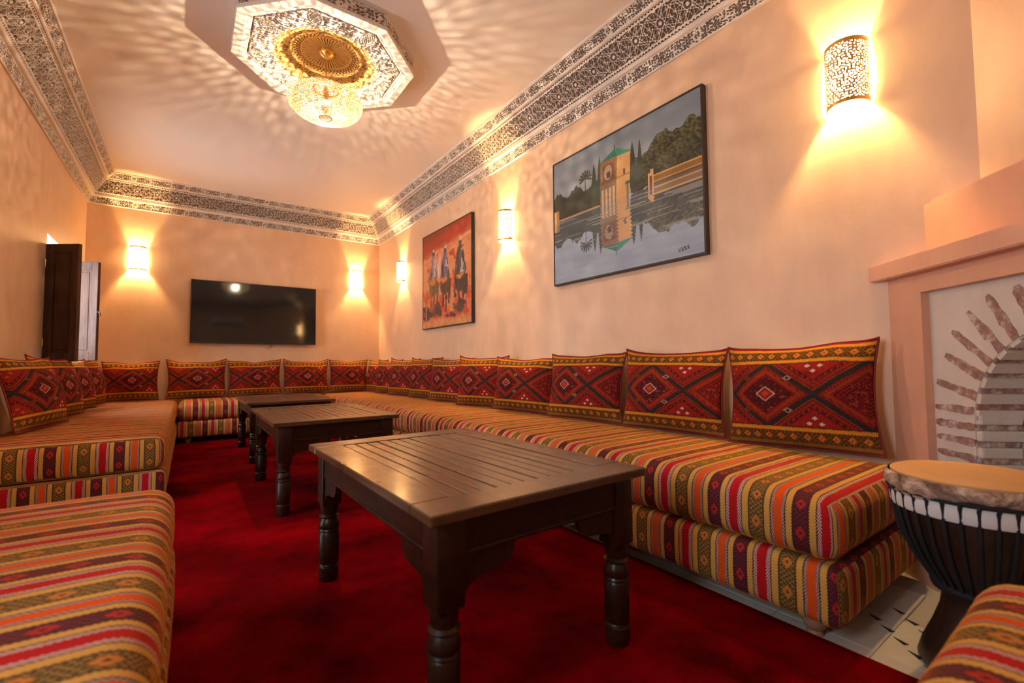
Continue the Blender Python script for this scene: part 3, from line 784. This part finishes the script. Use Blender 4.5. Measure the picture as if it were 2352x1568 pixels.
# bare brown bricks showing in the whitewash, radiating round the arch, and white bricks lining the reveal
def brick_strip(t0, z0, t1, z1, w, seed):
    rg = random.Random(seed); d = Vector((t1-t0, z1-z0)); ln = d.length; d.normalize(); nn = Vector((-d.y, d.x))
    top, bot = [], []
    for k in range(9):
        f = k/8; e = w*(.34+.20*rg.random())*(1 if 0 < k else .55)
        c = Vector((t0, z0))+d*ln*f; top.append(c+nn*e); bot.append(c-nn*e*(.8+.4*rg.random()))
    p = top+bot[::-1]; b = BM()
    b.prism([(q.x, pn-.004, q.y) for q in p], (0, .0065, 0), FM)
    return b.build('brick', M['brick'], fp)
sd = 0; strips = []
for z in (.06, .11, .165, .22, .275, .33, .385, .435, .485, .535, .585, .637): strips.append((-.146, z, 0, z+.002*random.uniform(-1, 1)))
for (t0, z0, t1, z1) in strips:
    for sgn in (1, -1):
        e = AC-sgn*AR; brick_strip(e+sgn*t0, z0, e, z1, .026, sd); sd += 1
for (a, l) in ((.28, .152), (.50, .150), (.68, .168), (.86, .165), (1.04, .160), (1.24, .135), (1.44, .115)):
    for sgn in (1, -1):
        ca, sa = math.cos(a), math.sin(a)
        brick_strip(AC-sgn*(AR+l)*ca, min(AZ+(AR+l)*sa, PT-.012), AC-sgn*AR*ca, AZ+AR*sa, .030, sd); sd += 1
lin_z = [.02+.0525*k for k in range(12)]
for sgn in (-1, 1):
    for k, z in enumerate(lin_z):
        dd = .118+.02*random.random()
        t = AC+sgn*(AR-.004)
        b = BM().box((t-sgn*.004, pn-.002-dd/2, z+.012), (.020, dd, .034), .006, 2, FM)
        b.build('white_brick', M['white_brick'], fp)
        b = BM().box((t+sgn*.002, pn-.004-dd/2, z+.038), (.012, dd, .020), .003, 1, FM)
        b.build('brick', M['brick'], fp)
for k in range(17):
    a0 = PI*(k+.12)/17; a1 = PI*(k+.72)/17; dd = .118+.02*random.random()
    q = []
    for rr_, an in ((AR+.004, a0), (AR+.004, a1), (AR-.014, a1), (AR-.014, a0)): q.append((AC-rr_*math.cos(an), pn-.002, AZ+rr_*math.sin(an)))
    BM().prism(q, (0, -dd, 0), FM).build('white_brick', M['white_brick'], fp)
    a0, a1 = a1, PI*(k+1.12)/17; q = []
    for rr_, an in ((AR+.004, a0), (AR+.004, a1), (AR-.006, a1), (AR-.006, a0)): q.append((AC-rr_*math.cos(an), pn-.004, AZ+rr_*math.sin(an)))
    BM().prism(q, (0, -dd, 0), FM).build('brick', M['brick'], fp)
# firebox back: courses of whitewashed brick
for k in range(16):
    z = .02+.0525*k
    hw = AR if z < AZ else math.sqrt(max(AR**2-(z-AZ)**2, .002))
    BM().box((AC, DW+.010, z+.012), (2*hw-.01, .016, .044), .004, 1, FM).build('white_brick', M['white_brick'], fp)
BM().box((AC, DW+.006, .46), (2*AR-.01, .006, .88), 0, 1, FM).build('firebox_back', M['soot'], fp)

# ================================================================== CARPET
b = BM().box2((-.115, .20, .002), (1.482, 5.67, .014), .005, 2)
cp = b.build('carpet', M['carpet'], None, True, 40); tag(cp, 'deep red carpet covering the middle of the floor', 'carpet')

# ================================================================== BENCHES
def rounded_box(size, r, step, bulge=0, seed=0, amp=0.003, du=0):
    """rounded box mesh, x length-less: size (x,y,z) centred in xy, z from 0; uv: u along y (pattern), v across"""
    sx, sy, sz = size; Vs, Fs, UV = [], [], []; off = 0
    def axis(l):
        n = max(2, int((l-2*r)/step)+1); e = [r*(1-math.cos(PI/2*k/4)) for k in range(4)]
        core = list(np.linspace(r, l-r, n)); return np.array(e+core+[l-x for x in e[::-1]])
    ax, ay, az = axis(sx)-sx/2, axis(sy)-sy/2, axis(sz)-sz/2
    half = np.array((sx, sy, sz))/2
    for fi, (A, B_, fixed, sg) in enumerate(((0, 1, 2, 1), (0, 1, 2, -1), (1, 2, 0, 1), (1, 2, 0, -1), (0, 2, 1, 1), (0, 2, 1, -1))):
        a, b_ = (ax, ay, az)[A], (ax, ay, az)[B_]; ga, gb = np.meshgrid(a, b_, indexing='ij')
        P = np.zeros(ga.shape+(3,)); P[..., A] = ga; P[..., B_] = gb; P[..., fixed] = sg*half[fixed]
        inner = np.clip(P, -(half-r), half-r); d = P-inner; nrm = np.linalg.norm(d, axis=-1, keepdims=True); d = d/np.maximum(nrm, 1e-9)
        raw = P.copy(); Q = inner+d*r
        # soft stuffing: bulge and small lumps
        fx, fy, fz = (Q[..., i]/half[i] for i in range(3))
        if bulge:
            bz = bulge*(1-fx**4)*(1-np.abs(fy)**12)*np.clip(fz, 0, 1); Q[..., 2] += bz
            bs = bulge*.9*(1-fz**2); Q[..., 0] += np.sign(fx)*bs*np.abs(fx)**6; Q[..., 1] += np.sign(fy)*bs*np.abs(fy)**30
        n1 = (fbm(Q[..., 1]*5+3*seed, Q[..., 0]*6+Q[..., 2]*6, seed)-.5)*2*amp
        Q += d*n1[..., None]
        if fixed == 1: uu, vv = raw[..., 0]+.11, raw[..., 2]
        elif fixed == 2: uu, vv = raw[..., 1], raw[..., 0]
        else: uu, vv = raw[..., 1], sg*sx/2+sg*(sz/2-raw[..., 2])
        m = len(b_); F = grid_faces(len(a), m)
        Vs.append(Q.reshape(-1, 3)); Fs.append(F+off); UV.append(np.stack([uu+du, vv], -1).reshape(-1, 2)); off += Q[..., 0].size
    V = np.concatenate(Vs); V[:, 2] += sz/2
    return V, np.concatenate(Fs), np.concatenate(UV)
foot_me = BM().lathe([(.020, 0), (.024, .006), (.019, .020), (.028, .030), (.034, .045), (.032, .062), (.024, .068)], 18).mesh('foot', M['foot'], True, 40)
def bench(x0, x1, y0, y1, along, label, seed, front=None, zb=.064, seam=.232, top=SEAT, du=0, inset=.012):
    """along: 'y' bench runs along y; 'x' bench runs along x"""
    cx, cy = (x0+x1)/2, (y0+y1)/2; lx, ly = x1-x0, y1-y0
    r = empty('banquette_bench', (cx, cy, 0), 0 if along == 'y' else PI/2, label, 'bench', 'striped kilim banquette benches')
    size = (lx, ly) if along == 'y' else (ly, lx)
    def part(name, s, z0, h, rr, bulge, sd, d):
        V, F, uv = rounded_box((s[0], s[1], h), rr, .05, bulge, sd, .003, d); V[:, 2] += z0
        me = mesh_np(name, V, F, M['stripes'], True, None, uv)
        bm = bmesh.new(); bm.from_mesh(me); bmesh.ops.remove_doubles(bm, verts=bm.verts, dist=1e-4); bmesh.ops.recalc_face_normals(bm, faces=bm.faces); bm.to_mesh(me); bm.free()
        link_mesh(name, me, r)
    part('mattress', (size[0]-inset, size[1]-inset), seam, top-seam, .055, .008, seed, du)
    part('base', (size[0], size[1]), zb, seam-zb-.001, .030, .005, seed+5, du+.085)
    nf = max(2, int(size[1]/1.3)+1)
    for k in range(nf):
        for s in (-1, 1):
            y = -size[1]/2+.09+(size[1]-.18)*k/(nf-1)
            link_mesh('foot', foot_me, r, (s*(size[0]/2-.07), y, .0))
    return r
bench(1.432, 2.165, .497, L-.01, 'y', 'long striped kilim bench running along the right wall under the paintings', 1, du=.098)
bench(-.084, 1.424, 5.645, L-.01, 'x', 'striped kilim bench below the television on the back wall', 2)
bench(-.895, -.092, 3.135, L-.01, 'y', 'striped kilim bench along the left wall below the shutters, with cushions on it', 3, du=.03)
bench(-.895, -.026, -.36, 1.86, 'y', 'striped kilim bench without cushions in the lower left foreground', 4, du=.16)
bench(.02, 1.205, NY+.01, .192, 'x', 'striped kilim bench in the lower right foreground, in front of the drum', 6)

# ================================================================== CUSHIONS
def kilim_colors(s, t, s0):
    """s,t in [-1,1]"""
    S = lambda *c: np.array(lin(c))
    red, dred, mar, org = S(146, 28, 18), S(104, 18, 14), S(78, 13, 14), S(164, 58, 22)
    ch, yel, brn, wht, olv = S(44, 38, 36), S(206, 136, 34), S(84, 44, 16), S(222, 196, 176), S(120, 84, 26)
    C = np.zeros(s.shape+(3,)); C[:] = dred
    wv = .007*np.sign(np.sin(s*260))
    b = .60
    per = 1.24; x = (s-s0+per/2) % per-per/2; cell = np.round((s-s0)/per)
    y = t/b; d = np.abs(x)/(per/2)+np.abs(y)          # 1 on the big diamond
    def put(m, c): C[m] = np.broadcast_to(c, C.shape)[m]
    dash = np.sin(s*75)*np.sin(t*60+1) > .1
    put(d < 3, dred); put((d < 3) & dash, red*.85)
    # inside the diamond
    put(d < .86, org*.75); put((d < .84) & (d > .78) & (np.sin((s+t*.5)*120) > 0), dred)
    put(d < .74, org*.85); put(d < .70, red*.8); put(d < .62, mar)
    put((d < .60) & (vnoise(s*26, t*20, 4) > .80), S(128, 66, 54)); put((d < .60) & (np.abs(np.sin(x*34))*np.abs(np.sin(y*16)) > .93), S(136, 40, 40))
    main = cell == 0; put((d < .245) & main, wht*.7); put((d < .205) & main, red); put((d < .10) & main, S(190, 62, 22))
    put((d < .62) & ~main & (np.sin(d*60) > .3), red)
    # outside: triangles above and below, chevrons
    e = np.abs(np.abs(x)-per/2)/(per/2)+(1-np.abs(y))       # 0 at the tip of the outer triangle
    put((d > 1.13) & (np.sin(d*52) > .35), org*.72); put((d > 1.34) & (np.sin(s*90) > -.2) & (d < 1.42), mar)
    ex, ey = np.abs(np.abs(x)-per/2), np.abs(t)-b*.80
    put((d > 1.46), red)
    for (px_, py_) in ((0, -.055), (.075, .045), (-.075, .045)):
        put(((np.abs(np.where(x > 0, x-per/2, x+per/2)-px_)/.036+np.abs(ey-py_)/.036) < 1) & (d > 1.2), np.where((s > s0)[..., None], wht*.85, S(170, 84, 40)))
    put((d > .93) & (d < 1.10), ch); put((d >= 1.10) & (d < 1.125), org*.8)
    for sx_ in (-1, 1):                               # four outlined lozenges on the diamond's edge
        for sy_ in (-1, 1):
            q = np.abs(x-sx_*.30)/.062+np.abs(y-sy_*.50)/.085
            put((q < 1) & main, wht*.62 if sx_ > 0 else S(130, 70, 36)); put((q < .66) & main, dred)
    # bands
    a = np.abs(t)
    put(a > b-.015, S(60, 30, 14)); put((a > b+.005+wv), yel); put((a > b+.085+wv), brn)
    bs = s/.17; ph = np.where(t > 0, 0, .4); f = np.abs(((bs+ph) % 1)-.5)*2; g = np.abs(a-.785)/.085
    put((a > b+.10) & (np.abs(((bs*3+a*14) % 1)-.5) < .13) & (a < .88), olv); put((a > b+.10) & (np.abs(((bs*3-a*14) % 1)-.5) < .13) & (a < .88), olv)
    put((f+g*.8 < .62) & (a > b+.1), S(196, 112, 34)); put((f*1.2+g < .2) & (a > b+.1), brn)
    put(a > .885+wv, np.where((t > 0)[..., None], yel, S(150, 100, 40))); put(a > .945, np.where((t > 0)[..., None], S(150, 18, 20), S(110, 62, 34)))
    put(np.abs(s) > .985, mar)
    return C*(.74+.24*vnoise(s*60, t*45, 7))[..., None]
def cushion_mesh(name, s0, seed, w=.60, h=.435, th=.175):
    nu, nv = 200, 144
    s, t = np.meshgrid(np.linspace(-1, 1, nu), np.linspace(-1, 1, nv))
    C = kilim_colors(s, t, s0)
    def shell(s, t, sg):
        puff = np.clip(1-np.abs(s)**2.3, 0, 1)**.72*np.clip(1-np.abs(t)**2.3, 0, 1)**.72
        lump = (fbm(s*2+seed*5, t*2+seed, seed)-.5)*.018*puff
        x = s*w/2*(1-.085*(1-t**2)*np.abs(s)**2); z = t*h/2*(1-np.where(t > 0, .12, .02)*(1-s**2)*np.abs(t)**2)
        # pulled corners and slumped top edge
        z = z+.010*np.clip(t, 0, 1)*np.abs(s)**6*np.sign(1)+(vnoise(s*2+seed, t*0+seed, seed)-.5)*.02*np.clip(t, 0, 1)
        wr = .004*np.sin(s*23+seed)*np.abs(t)**3*(1-np.abs(t)**8)
        yy = -sg*(th*(.53 if sg > 0 else .47)*puff+lump+wr*(sg > 0))
        return np.stack([x, yy, z+h/2], -1)
    Vf = shell(s, t, 1).reshape(-1, 3); me = mesh_np(name, Vf, grid_faces(nv, nu), M['cushion'], True, C.reshape(-1, 3))
    s2, t2 = np.meshgrid(np.linspace(-1, 1, 40), np.linspace(-1, 1, 30)); Vb = shell(s2, t2, -1).reshape(-1, 3)
    mb = mesh_np(name+'_back', Vb, grid_faces(30, 40)[:, ::-1], M['cushion_back'], True)
    seam = []
    for k in range(161):
        a = 4*k/160; i = int(a) % 4; f = a-int(a); q = -1+2*f
        ss, tt_ = ((q, -1), (1, q), (-q, 1), (-1, -q))[i]
        seam.append(shell(np.array([[ss]]), np.array([[tt_]]), 1)[0, 0])
    sm = BM().tube([tuple(p) for p in seam], .0045, 6).mesh(name+'_piping', M['cushion_seam'], True)
    return me, mb, sm
M['cushion_seam'] = Mat('dark_red_piping', .9, (.20, .014, .012)).m
KM = [cushion_mesh('cover', s0, sd) for s0, sd in ((-.30, 1), (-.22, 2), (-.34, 3), (0, 4), (.06, 5))]
def cushion(k, loc, rz, tilt, label, group, roll=0, sc=(1, 1, 1)):
    r = empty('kilim_cushion', (loc[0], loc[1], loc[2]+.05*math.sin(tilt)), 0, label, 'cushion', group); r.rotation_euler = (-tilt, roll, rz); r.scale = sc
    fc = link_mesh('front_cover', KM[k][0], r); link_mesh('back_cover', KM[k][1], r); link_mesh('piping', KM[k][2], fc)
    return r
CZ = SEAT+.010
ords = ('nearest the fireplace', 'second from the fireplace', 'third from the fireplace', 'fourth from the fireplace', 'fifth from the fireplace', 'sixth from the fireplace', 'seventh from the fireplace', 'eighth from the fireplace', 'ninth from the fireplace', 'farthest, in the back right corner')
RG = 'patterned cushions on the right-wall bench'
for i, (y, x, tl, dz, roll, sc, k) in enumerate((
        (.858, 2.098, .10, .02, -.035, (.985, 1, 1.03), 0), (1.478, 2.08, .13, .04, .0, (1.02, 1, .99), 1), (2.112, 2.06, .15, .10, 0, (1.03, 1, .99), 0),
        (2.735, 2.04, .15, .24, .02, (1.0, 1.05, .95), 2), (3.335, 2.045, .12, .22, -.01, (1.02, 1, .98), 1), (3.925, 2.045, .13, .22, .01, (1.02, 1, .97), 0),
        (4.515, 2.055, .12, .16, 0, (.98, 1, 1.0), 2), (5.075, 2.04, .12, .24, 0, (.95, 1, .98), 1), (5.55, 2.035, .12, .26, .01, (.85, 1, .98), 0), (5.965, 2.03, .12, .26, 0, (.72, 1, .98), 2))):
    cushion(k, (x, y, CZ), -PI/2+dz, tl, 'red kilim cushion on the right-wall bench, '+ords[i], RG, roll, sc)
BG = 'patterned cushions on the back wall'
for (x, w, k, lab) in ((.083, .95, 3, 'red kilim cushion below the left end of the television, first in the row'), (.664, .95, 4, 'red kilim cushion below the middle of the television, second in the row'),
                       (1.235, .92, 3, 'red kilim cushion below the right end of the television, third in the row'), (1.775, .86, 4, 'red kilim cushion below the sconce right of the television, in the back right corner')):
    cushion(k, (x, L-.125, CZ), random.uniform(-.03, .03), .12, lab, BG, random.uniform(-.015, .015), (w, 1, .985))
cushion(4, (-.50, L-.14, CZ), .03, .13, 'red kilim cushion below the sconce left of the television, alone in the back left corner', BG, 0, (.80, 1, .96))
LG = 'patterned cushions on the left-wall bench'
for (y, x, tl, rz, lab) in ((3.86, -.70, .26, -.20, 'large-looking kilim cushion on the left bench, nearest the camera'), (4.52, -.715, .22, -.20, 'kilim cushion on the left bench, second from the camera'),
                            (5.12, -.72, .22, -.20, 'kilim cushion on the left bench, third from the camera, under the window'), (5.70, -.72, .20, -.20, 'kilim cushion on the left bench, farthest from the camera')):
    cushion((y*10) % 2 > 1 and 1 or 0, (x, y, CZ), PI/2+rz, tl, lab, LG)

# ================================================================== LOW TABLES
def make_table():
    r = empty('low_table'); W_, D_, Z = .672, 1.015, .487; th = .024; fr = .098
    def board(name, a, b_, mat='wood_top', bev=.004): BM().box2(a, b_, bev, 2).build(name, M[mat], r)
    hw, hd = W_/2, D_/2
    board('end_board', (-hw, -hd, Z-th), (hw, -hd+fr, Z)); board('end_board', (-hw, hd-fr, Z-th), (hw, hd, Z))
    board('side_board', (-hw, -hd+fr, Z-th), (-hw+fr, hd-fr, Z)); board('side_board', (hw-fr, -hd+fr, Z-th), (hw, hd-fr, Z))
    n = 11; x0, x1 = -hw+fr, hw-fr; st = (x1-x0)/n
    plank = BM().box((0, 0, 0), (st-.0035, D_-2*fr-.002, th*.9), .003, 2).mesh('plank', M['wood_top'])
    for k in range(n): link_mesh('plank', plank, r, (x0+st*(k+.5), 0, Z-th*.5-.0012-.0006*(k % 3)))
    BM().box2((x0, -hd+fr, Z-th-.004), (x1, hd-fr, Z-th+.001)).build('under_board', M['wood'], r)
    ins, sq = .062, .034
    za = Z-th-.085
    for s in (-1, 1):
        ap = BM().box2((s*(hw-.045)-.011, -hd+ins, za), (s*(hw-.045)+.011, hd-ins, Z-th), .002).build('apron', M['wood'], r)
        BM().box2((s*(hw-.045)-.014, -hd+ins+sq, za), (s*(hw-.045)+.014, hd-ins-sq, za+.010), .003).build('bead_moulding', M['wood'], ap)
        ap = BM().box2((-hw+ins, s*(hd-.045)-.011, za), (hw-ins, s*(hd-.045)+.011, Z-th), .002).build('apron', M['wood'], r)
        BM().box2((-hw+ins+sq, s*(hd-.045)-.014, za), (hw-ins-sq, s*(hd-.045)+.014, za+.010), .003).build('bead_moulding', M['wood'], ap)
    for sx in (-1, 1):
        for sy in (-1, 1):
            c = (sx*(hw-ins), sy*(hd-ins))
            b = BM().box2((c[0]-sq, c[1]-sq, .275), (c[0]+sq, c[1]+sq, Z-th), .004)
            b.lathe([(.030, 0), (.034, .012), (.034, .050), (.031, .053), (.033, .056), (.031, .060), (.034, .064), (.035, .10), (.035, .168), (.031, .174), (.036, .180), (.033, .186), (.036, .197), (.033, .210), (.027, .222), (.035, .230), (.028, .237), (.031, .255), (.034, .277)], 20, (c[0], c[1], 0))
            b.build('leg', M['wood'], r, True, 35)
            # ogee brackets under both aprons
            for ax in (0, 1):
                dr = -sx if ax == 0 else -sy; ln, hh = .14, .115
                prof = [(0, 0), (ln, 0)]
                for k in range(1, 13):
                    f = k/12; prof.append((ln*(1-f)**1.0*(1-.0*f)+.018*math.sin(2*PI*f)*(1), -hh*(f**1.0)-.016*math.sin(2*PI*f)))
                prof[-1] = (0, -hh)
                base = sq-.002
                pts = []
                for (q, z) in prof:
                    if ax == 0: pts.append((c[0]+dr*(base+q), sy*(hd-.045)-.008, za+.004+z))
                    else: pts.append((sx*(hw-.045)-.008, c[1]+dr*(base+q), za+.004+z))
                BM().prism(pts, (0, .016, 0) if ax == 0 else (.016, 0, 0)).build('corner_bracket', M['wood'], r)
    return r
t0 = make_table()
for i, (x, y, rz, lab) in enumerate(((.716, 1.332, .018, 'dark wooden low table nearest the camera, with grooved planked top'), (.690, 3.095, .0, 'dark wooden low table in the middle of the row of three'), (.708, 4.62, .012, 'dark wooden low table farthest away, in front of the back bench'))):
    t = t0 if i == 0 else copy_tree(t0)
    t.location = (x, y, .0145); t.rotation_euler = (0, 0, rz); tag(t, lab, 'table', 'three low wooden tables')

# ================================================================== GOBLET DRUM
dr = empty('goblet_drum', (1.648, .262, .009), 0, 'black rope-strung goblet drum with hide head standing in front of the fireplace', 'drum')
HZ_ = .498
shell_prof = [(.122, 0), (.127, .012), (.116, .05), (.095, .10), (.078, .15), (.072, .185), (.082, .215), (.102, .245), (.126, .285), (.146, .335), (.158, .39), (.163, .44), (.163, HZ_-.012)]
BM().lathe(shell_prof, 48).build('shell', M['drum_wood'], dr, True, 50)
BM().lathe([(.166, HZ_-.012), (.167, HZ_-.003), (.160, HZ_), (.001, HZ_+.003)], 56).build('drumhead', M['skin'], dr, True, 60)
nz_, nt_ = 10, 120
th = np.linspace(0, 2*PI, nt_, endpoint=False)[None, :]; f = np.linspace(0, 1, nz_)[:, None]
zlow = HZ_-.052+.010*vnoise(th*4, th*0, 3)-.006*np.sin(th*3)
rz_ = .170+.008*np.sin(f*PI)+.006*vnoise(th*9+f*2, f*5, 5)
z_ = (HZ_-.006)*(1-f)+zlow*f
V = np.stack([rz_*np.cos(th), rz_*np.sin(th), z_+0*th], -1).reshape(-1, 3)
link_mesh('hide_collar', mesh_np('hide_collar', V, grid_faces(nz_, nt_, True), M['hide'], True), dr)
BM().lathe([(.167, .405), (.1695, .412), (.1705, .430), (.169, .440), (.165, .445)], 56, closed=True).build('white_band', M['white_cloth'], dr, True)
BM().lathe([(.158+.014, .447), (.163+.014, .451), (.163+.014, .455), (.158+.014, .459), (.158+.008, .453), (.158+.014, .447)], 56, closed=True).build('top_ring', M['rope'], dr, True)
BM().lathe([(.082, .205), (.092, .200), (.096, .212), (.090, .222), (.082, .218)], 40, closed=True).build('lower_ring', M['rope'], dr, True)
rp = [(r+.0055, z) for r, z in shell_prof if .205 < z < .45]+[(.1755, .452)]
rp = [(.094, .212)]+rp
for k in range(34):
    a = 2*PI*k/34
    pts = [(r*math.cos(a+.05*(i % 2)*0), r*math.sin(a), z) for i, (r, z) in enumerate(rp)]
    BM().tube(pts, .0045, 6).build('rope', M['rope'], dr, True)

# ================================================================== AIR CONDITIONER (seen mirrored in the television)
ac = empty('air_conditioner', (.76, NY, 2.16), PI, 'white wall air conditioner reflected in the television screen', 'air conditioner')
BM().box2((-.37, -.20, 0), (.37, 0, .275), .03, 4).build('body', M['white_plastic'], ac, True, 40)
BM().box2((-.32, -.205, .02), (.32, -.19, .075), .004).build('louvre', M['grey_plastic'], ac)
